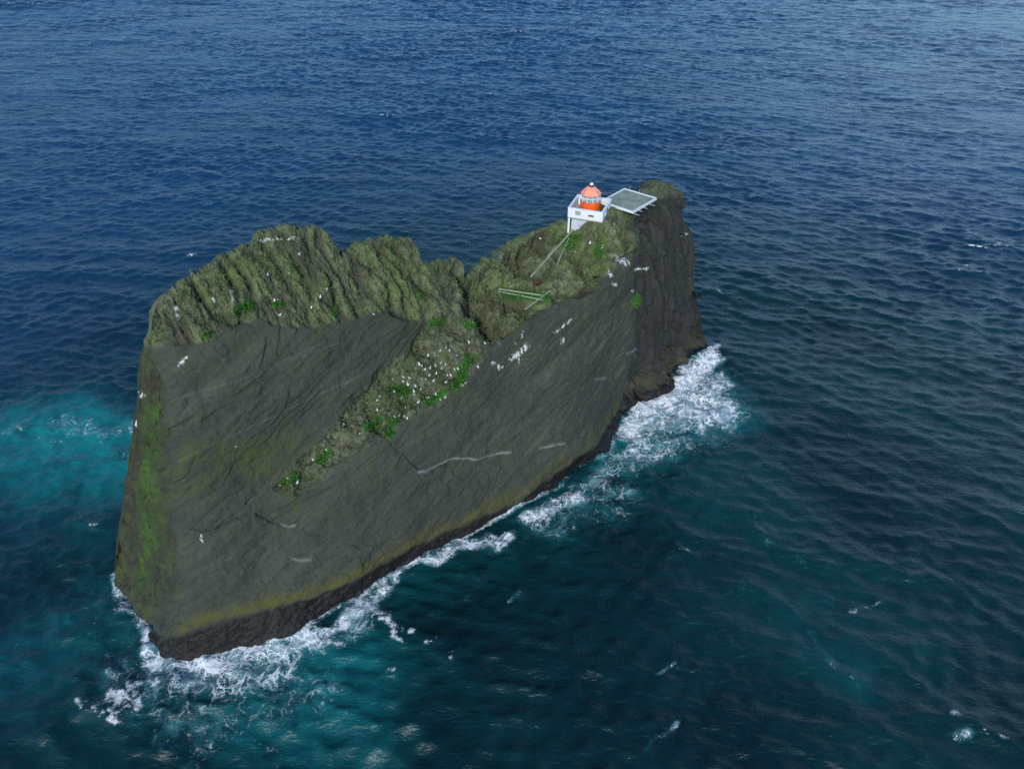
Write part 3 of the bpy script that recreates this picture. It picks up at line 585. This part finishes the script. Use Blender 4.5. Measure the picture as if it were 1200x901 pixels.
# ------------------------------------------------------------------ the landing deck beside it
def rock_top_z(pad): return max(spot(a, b)[2] for a, b in pad)
zp = G[2] + 2.0
for _ in range(4):                                                   # rest it just clear of the highest rock under it
    cs = [at_z(a, b, zp) for a, b in ((730.7, 220.5), (769.3, 232.3), (742.7, 248.7), (704.1, 236.9))]
    under = poly_sd(FULL[..., 0], FULL[..., 1], [(c[0], c[1]) for c in cs]) > 0.15
    zp = float(FULL[..., 2][under].max()) + 0.12 if under.any() else zp
pc = sum(cs) / 4; ux = (cs[1] - cs[0]) + (cs[2] - cs[3]); ux /= np.linalg.norm(ux); uy = (cs[0] - cs[3]) + (cs[1] - cs[2]); uy -= ux * (uy @ ux); uy /= np.linalg.norm(uy)
W_ = (np.linalg.norm(cs[1] - cs[0]) + np.linalg.norm(cs[2] - cs[3])) / 4; D_ = abs((cs[0] - cs[3]) @ uy + (cs[1] - cs[2]) @ uy) / 4
print('PAD', pc, W_, D_, [spot(a, b) for a, b in ((742, 252), (720, 246), (765, 236))])
hp = empty('landing_deck', (pc[0], pc[1], zp - .35), math.atan2(ux[1], ux[0]))
tag(hp, 'square grey green landing deck with a white rim, beside the lighthouse', 'landing deck')
kd = NT('worn_green_deck'); o_ = kd.obj(); c_ = kd.mix(kd.ramp(kd.noise(o_, 0.5, 6, .65), .3, .7), (.15, .19, .13), (.28, .32, .24)); c_ = kd.mix(kd.ramp(kd.noise(o_, 1.6, 6, .75), .56, .75, 0, .8), c_, (.42, .43, .35))
kd.put(kd.b.inputs['Base Color'], c_); kd.b.inputs['Roughness'].default_value = .85; kd.bump(kd.noise(o_, 6, 4), .3, .03)
MB().box(-W_ + .22, W_ - .22, -D_ + .22, D_ - .22, .1, .3).build('deck_panel', kd.m, hp)
m = MB(); m.box(-W_, W_, -D_, -D_ + .22, .06, .42); m.box(-W_, W_, D_ - .22, D_, .06, .42); m.box(-W_, -W_ + .22, -D_ + .223, D_ - .223, .06, .42); m.box(W_ - .22, W_, -D_ + .223, D_ - .223, .06, .42)
m.build('deck_rim', M_white, hp)
M_galv = simple('galvanised_beam', (.30, .32, .30), .6, .15, 2)
for i, yy in enumerate((-.92, -.5, -.08, .4)):
    MB().box(-W_ + .4, W_ + (1.0, .6, .6, .95)[i], yy * D_ - .05, yy * D_ + .05, -.06, .055).build('outrigger_beam', M_galv, hp)
for i, xx in enumerate((-.75, -.15)):
    MB().tube([(xx * W_, D_ - .1, .05), (xx * W_ - .3, D_ + 1.2, .5)], .05, 6).build('net_arm', M_galv, hp)
for sx, sy in ((-.7, -.3), (.2, -.3), (-.7, .6), (.2, .6)):
    pl_ = pc + ux * sx * W_ + uy * sy * D_; dd_ = (FULL[..., 0] - pl_[0]) ** 2 + (FULL[..., 1] - pl_[1]) ** 2; gz_ = float(FULL[..., 2].ravel()[int(np.argmin(dd_))]) - (zp - .35) - .5
    MB().box(sx * W_ - .1, sx * W_ + .1, sy * D_ - .1, sy * D_ + .1, min(gz_, -.3), .057).build('leg', M_galv, hp)

# ------------------------------------------------------------------ rails, beams and the rusty winch on the slope
M_pale = simple('pale_weathered_timber', (.30, .31, .19), .8, .2, 2)
M_grey = simple('green_grey_timber', (.24, .27, .20), .8, .2, 2)
M_rust = simple('rusty_iron', (.085, .035, .018), .9, .35, 2)
M_cable = simple('pale_cable', (.36, .36, .28), .6, .2, 2)
def run(name, a, b, wdt, hgt, mat, lift, label, cat, posts=0, q80=85, group=None):
    A, B = spot(*a), spot(*b); n = 14
    pen = []
    for i in range(n + 1):
        f = i / n; px = a[0] + (b[0] - a[0]) * f; py = a[1] + (b[1] - a[1]) * f; gq = spot(px, py)
        L_ = A + (B - A) * f; pen.append(gq[2] - L_[2])
    up = max(0.0, float(np.percentile(pen, q80))) + lift
    A = A + [0, 0, up]; B = B + [0, 0, up]
    d = Vector(B - A); ln = d.length; rot = d.to_track_quat('X', 'Z')
    mb = MB().box(0, ln, -wdt / 2, wdt / 2, -hgt / 2, hgt / 2)
    root = mb.build(name, mat, None, bevel=min(wdt, hgt) * .12); root.rotation_mode = 'QUATERNION'; root.rotation_quaternion = rot; root.location = A
    tag(root, label, cat, group)
    if posts:
        inv = rot.inverted()
        for i in range(posts):
            f = (i + .5) / posts; top = Vector((ln * f, 0, -hgt / 2)); dn_ = inv @ Vector((0, 0, -1)); MB().tube([top, top + dn_ * (up + 1.2)], .07, 6).build('support_post', M_grey, root)
    return root
run('slope_rail', (622.5, 326), (672.5, 268), .2, .2, M_pale, .12, 'longest pale rail, running straight down the slope from the foot of the lighthouse', 'rail', posts=6, q80=98)
run('slope_rail', (641.5, 301), (651.5, 288), .13, .13, M_pale, .1, 'short yellowish rail just left of the long pale one', 'rail', posts=2)
run('guide_cable', (646, 324), (667.5, 281), .08, .08, M_cable, .12, 'thin pale cable stretched down the slope right of the longest rail', 'cable')
run('guide_cable', (650, 322), (660, 296), .07, .07, M_cable, .1, 'shorter thin cable, rightmost line on the slope below the lighthouse', 'cable')
run('fallen_beam', (584, 339), (639, 347), .17, .18, M_pale, .12, 'long pale timber beam lying over the saddle, upper one of a crossing pair', 'beam', q80=95)
run('fallen_beam', (584, 341.5), (638, 352), .16, .16, M_grey, .08, 'long green grey timber beam just under the paler one at the saddle', 'beam', q80=95)
run('fallen_beam', (615, 367), (645, 344), .17, .17, M_grey, .15, 'short beam pointing out over the cliff edge below the two long beams', 'beam', q80=95)
run('fallen_beam', (573, 351), (596, 350), .15, .15, M_dark, .1, 'dark short beam among the saddle rocks, left of the long beams', 'beam', q80=95)
P = spot(629, 334); wn = empty('rusty_winch', P + np.array([0, 0, -.1]), .5); wn.scale = (.72, .72, .72)
tag(wn, 'rust brown winch left at the foot of the longest rail', 'winch')
MB().tube([(-.7, 0, .75), (.7, 0, .75)], .42, 14).build('drum', M_rust, wn)
for sx in (-1, 1):
    MB().lathe([(.62, -.05), (.62, .05)], 16).build('flange', M_rust, wn).matrix_local = Matrix.Translation((sx * .76, 0, .75)) @ Matrix.Rotation(R(90), 4, 'Y')
    MB().box(sx * 1.0 - .1, sx * 1.0 + .1, -.6, .6, -.5, .2).box(sx * 1.0 - .1, sx * 1.0 + .1, -.18, .18, .203, .95).build('side_frame', M_rust, wn)
MB().box(-.88, .88, -.55, -.35, -.3, .0).build('cross_bar', M_rust, wn)

# ------------------------------------------------------------------ seabirds
kb = NT('seabird_plumage'); ob = kb.obj(); sx_ = kb.n('ShaderNodeSeparateXYZ'); kb.l(ob, sx_.inputs[0])
kb.put(kb.b.inputs['Base Color'], kb.mix(kb.ramp(sx_.outputs[0], -.30, -.22, 0.75, 0.0), (.6, .62, .57), (.12, .12, .12))); kb.b.inputs['Roughness'].default_value = .8
def bird_mesh(wings=False):
    # rings along the body: x, z, half width, half height
    ring = [(-.36, .13, .012, .01), (-.30, .14, .05, .03), (-.2, .15, .10, .08), (-.05, .15, .135, .12), (.1, .17, .12, .12), (.19, .22, .075, .085), (.235, .29, .05, .055), (.265, .35, .052, .052), (.30, .37, .042, .04), (.34, .365, .016, .018), (.41, .352, .004, .005)]
    n = 10; V = []; F = []
    for x, z, a, b in ring:
        for i in range(n):
            t = 2 * math.pi * i / n; V.append((x, a * math.cos(t), z + b * math.sin(t)))
    for j in range(len(ring) - 1):
        for i in range(n):
            p, q_ = j * n + i, j * n + (i + 1) % n; F.append((p, q_, q_ + n, p + n))
    F.append(tuple(range(n - 1, -1, -1))); F.append(tuple(range((len(ring) - 1) * n, len(ring) * n)))
    mb = MB().add(V, F)
    for sgn in (-1, 1):
        if wings:
            prof = [(.12, .08, .2, .24), (.1, .32, .27, .2), (.02, .6, .24, .15), (-.1, .86, .18, .06), (-.2, .98, .16, .02)]
        else:
            prof = [(.1, .115, .2, .1), (-.05, .14, .19, .09), (-.22, .10, .17, .05), (-.38, .04, .15, .012)]
        Vw = []
        for x, y, z, c in prof:
            if wings: Vw += [(x + c / 2, sgn * y, z), (x - c / 2, sgn * y, z), (x - c / 2, sgn * y, z - .02), (x + c / 2, sgn * y, z - .03)]
            else: Vw += [(x, sgn * (y - .03), z + c * .7), (x, sgn * (y + .012), z), (x, sgn * y, z - c * .8), (x, sgn * (y - .04), z)]
        Fw = []
        for j in range(len(prof) - 1):
            for i in range(4):
                p, q_ = j * 4 + i, j * 4 + (i + 1) % 4; Fw.append((p, q_, q_ + 4, p + 4) if sgn > 0 else (q_, p, p + 4, q_ + 4))
        Fw += [(0, 1, 2, 3), tuple((len(prof) - 1) * 4 + i for i in (3, 2, 1, 0))]
        mb.add(Vw, Fw)
    for sgn in (-1, 1): mb.tube([(.0, sgn * .05, .06), (.02, sgn * .05, -.06)], .012, 5).tube([(.02, sgn * .05, -.055), (.09, sgn * .05, -.06)], .012, 5)
    return mb
b0 = bird_mesh().build('seabird', kb.m, smooth=True)
COL.objects.unlink(b0)
def bird(px, py, label, group=None, sc=0.85):
    b = b0.copy(); COL.objects.link(b); b.location = spot(px, py) + np.array([0, 0, .07 * sc]); b.rotation_euler = (0, R(random.uniform(-38, -8)), random.uniform(0, 6.28)); s_ = sc * random.uniform(.7, 1.2); b.scale = (s_ * .85, s_ * 1.15, s_)
    tag(b, label, 'bird', group); return b
LED = [(612,343),(655,350),(652,322),(697,310),(737,290),(755,315),(545,405),(572,415),(590,440),(628,430),(658,412),(712,440),(430,497),(437,522),(367,515),(478,500),(465,550),(523,560),(562,517),(563,577),(513,597),(508,625),(423,650),(655,520),(740,530),(770,480),(690,658),(738,640),(665,620),(625,485),(380,600),(455,710),(410,780),(465,780),(373,772),(753,485),(790,440),(600,640),(545,670),(620,640),(440,770),(700,395),(675,470),(598,515),(730,410),(815,340),(820,440)]
for a, b in LED: bird(400 + a / 6, 360 + b / 6, 'small white seabird in the crowded colony halfway along the diagonal ledge', 'seabirds nesting on the diagonal ledge')
for a, b in ((442.5, 481.3), (431.7, 495.7), (404, 498), (422.5, 509), (445.8, 465), (442, 471)):
    bird(a, b, 'small white seabird on the narrow lower stretch of the diagonal ledge, below the crowded colony', 'seabirds on the narrow lower ledge')
for a, b in ((382.5, 528), (367, 539), (339, 562), (349, 566), (329.5, 569.5)):
    bird(a, b, 'small white seabird at the bottom tip of the diagonal ledge by bright green plants', 'seabirds at the foot of the diagonal ledge')
for a, b, l in ((340, 322, 'lone white seabird high on the ribbed green hump, under its whitened top'), (315, 322, 'white seabird with dark shadow beside it, midway up the left green hump'),
                (322.5, 352, 'left one of two white seabirds sitting side by side over a bright green tuft'), (326, 353.5, 'right one of two white seabirds sitting side by side over a bright green tuft'),
                (329.5, 370.5, 'white seabird at the lower turf edge below the side by side pair'), (366, 362, 'bright white seabird at the turf edge left of a green tuft'), (377, 349, 'white seabird on the turf above the green tuft at the notch end'),
                (384.5, 340, 'left one of two faint seabirds perched under the notch in the crest'), (389, 339.5, 'right one of two faint seabirds perched under the notch in the crest'), (352, 300, 'white seabird just below the summit of the left green hump'),
                (438, 369, 'white seabird where the second green hump meets the dark slab'), (550, 402, 'white seabird above the vivid green plants at the head of the ledge'), (569, 403, 'white seabird at the cliff brink right of the vivid green plants'),
                (277.5, 524.5, 'single white seabird alone in the middle of the mossy dark slab'), (691, 285, 'white seabird on the grass right below the lighthouse wall'), (705, 292, 'white seabird beside the bright green patch below the lighthouse'),
                (674, 297, 'white seabird among the rocks just right of the thin cables'), (720.5, 263.3, 'tiny white seabird on the grass below the landing deck'), (599, 337, 'white seabird beside the left end of the long fallen beams'), (633, 281, 'white seabird on the mossy crest rock left of the longest rail')):
    bird(a, b, l)
fb = bird_mesh(True).build('seabird', kb.m, smooth=True); fb.location = at_z(224.5, 300, 14); fb.rotation_euler = (R(12), 0, R(150)); fb.scale = (1.3,) * 3
tag(fb, 'white seabird gliding over open dark water left of the green hump', 'bird')

# ------------------------------------------------------------------ turf and plants
def scatter(mask, thr, n, seed):
    r_ = np.random.default_rng(seed); wgt = np.where(mask > thr, mask, 0); e = np.linalg.norm(np.cross(np.gradient(GEO, axis=1), np.gradient(GEO, axis=0)), axis=-1)
    wgt = (wgt * e).ravel(); wgt /= wgt.sum(); return r_.choice(wgt.size, n, p=wgt), r_
def blades(ids, r_, per, h, wd, spread, up):
    c = np.repeat(GEO.reshape(-1, 3)[ids], per, 0); nn = np.repeat(NRM.reshape(-1, 3)[ids], per, 0); n = len(c)
    c = c + r_.normal(0, spread, (n, 3)); hh_ = np.repeat(h * np.exp(r_.normal(0, .35, len(ids))), per)[:, None] * r_.uniform(.6, 1.2, (n, 1))
    d = nn * (1 - up) + np.array([0, 0, up]) + r_.normal(0, .45, (n, 3)); d /= np.linalg.norm(d, axis=1, keepdims=True)
    sd_ = np.cross(d, r_.normal(0, 1, (n, 3))); sd_ /= np.linalg.norm(sd_, axis=1, keepdims=True); c = c - d * .05
    w2 = wd * r_.uniform(.6, 1.4, (n, 1))
    V = np.stack([c - sd_ * w2, c + sd_ * w2, c + d * hh_], 1).reshape(-1, 3); return V, np.arange(3 * n).reshape(-1, 3)
def leafmat(name, a, b, c):
    kk_ = NT(name); o2 = kk_.obj(); x = kk_.mix(kk_.ramp(kk_.noise(o2, .5, 5, .7), .35, .65), a, b); x = kk_.mix(kk_.ramp(kk_.noise(o2, 3.0, 3, .7), .5, .7, 0, .7), x, c)
    kk_.put(kk_.b.inputs['Base Color'], x); kk_.b.inputs['Roughness'].default_value = .8; return kk_.m
ids, r_ = scatter(np.maximum(m_cap * (1 - .7 * m_right), 1.0 * m_led) * (1.15 - np.clip(ribs.reshape(PX.shape) + 0.3, 0, 1)), .3, 6500, 3)
V, F_ = blades(ids, r_, 7, .26, .05, .16, .55)
tag(link('grass', tri_mesh('grass', V, F_), leafmat('turf_blades', (.07, .09, .032), (.13, .168, .056), (.18, .19, .11))), kind='stuff')
ids, r_ = scatter(m_viv, .45, 1500, 5)
V, F_ = blades(ids, r_, 9, .3, .09, .2, .6)
tag(link('leafy_ground_cover', tri_mesh('leafy_ground_cover', V, F_), leafmat('lush_leaves', (.03, .11, .012), (.045, .18, .016), (.07, .15, .03))), kind='stuff')
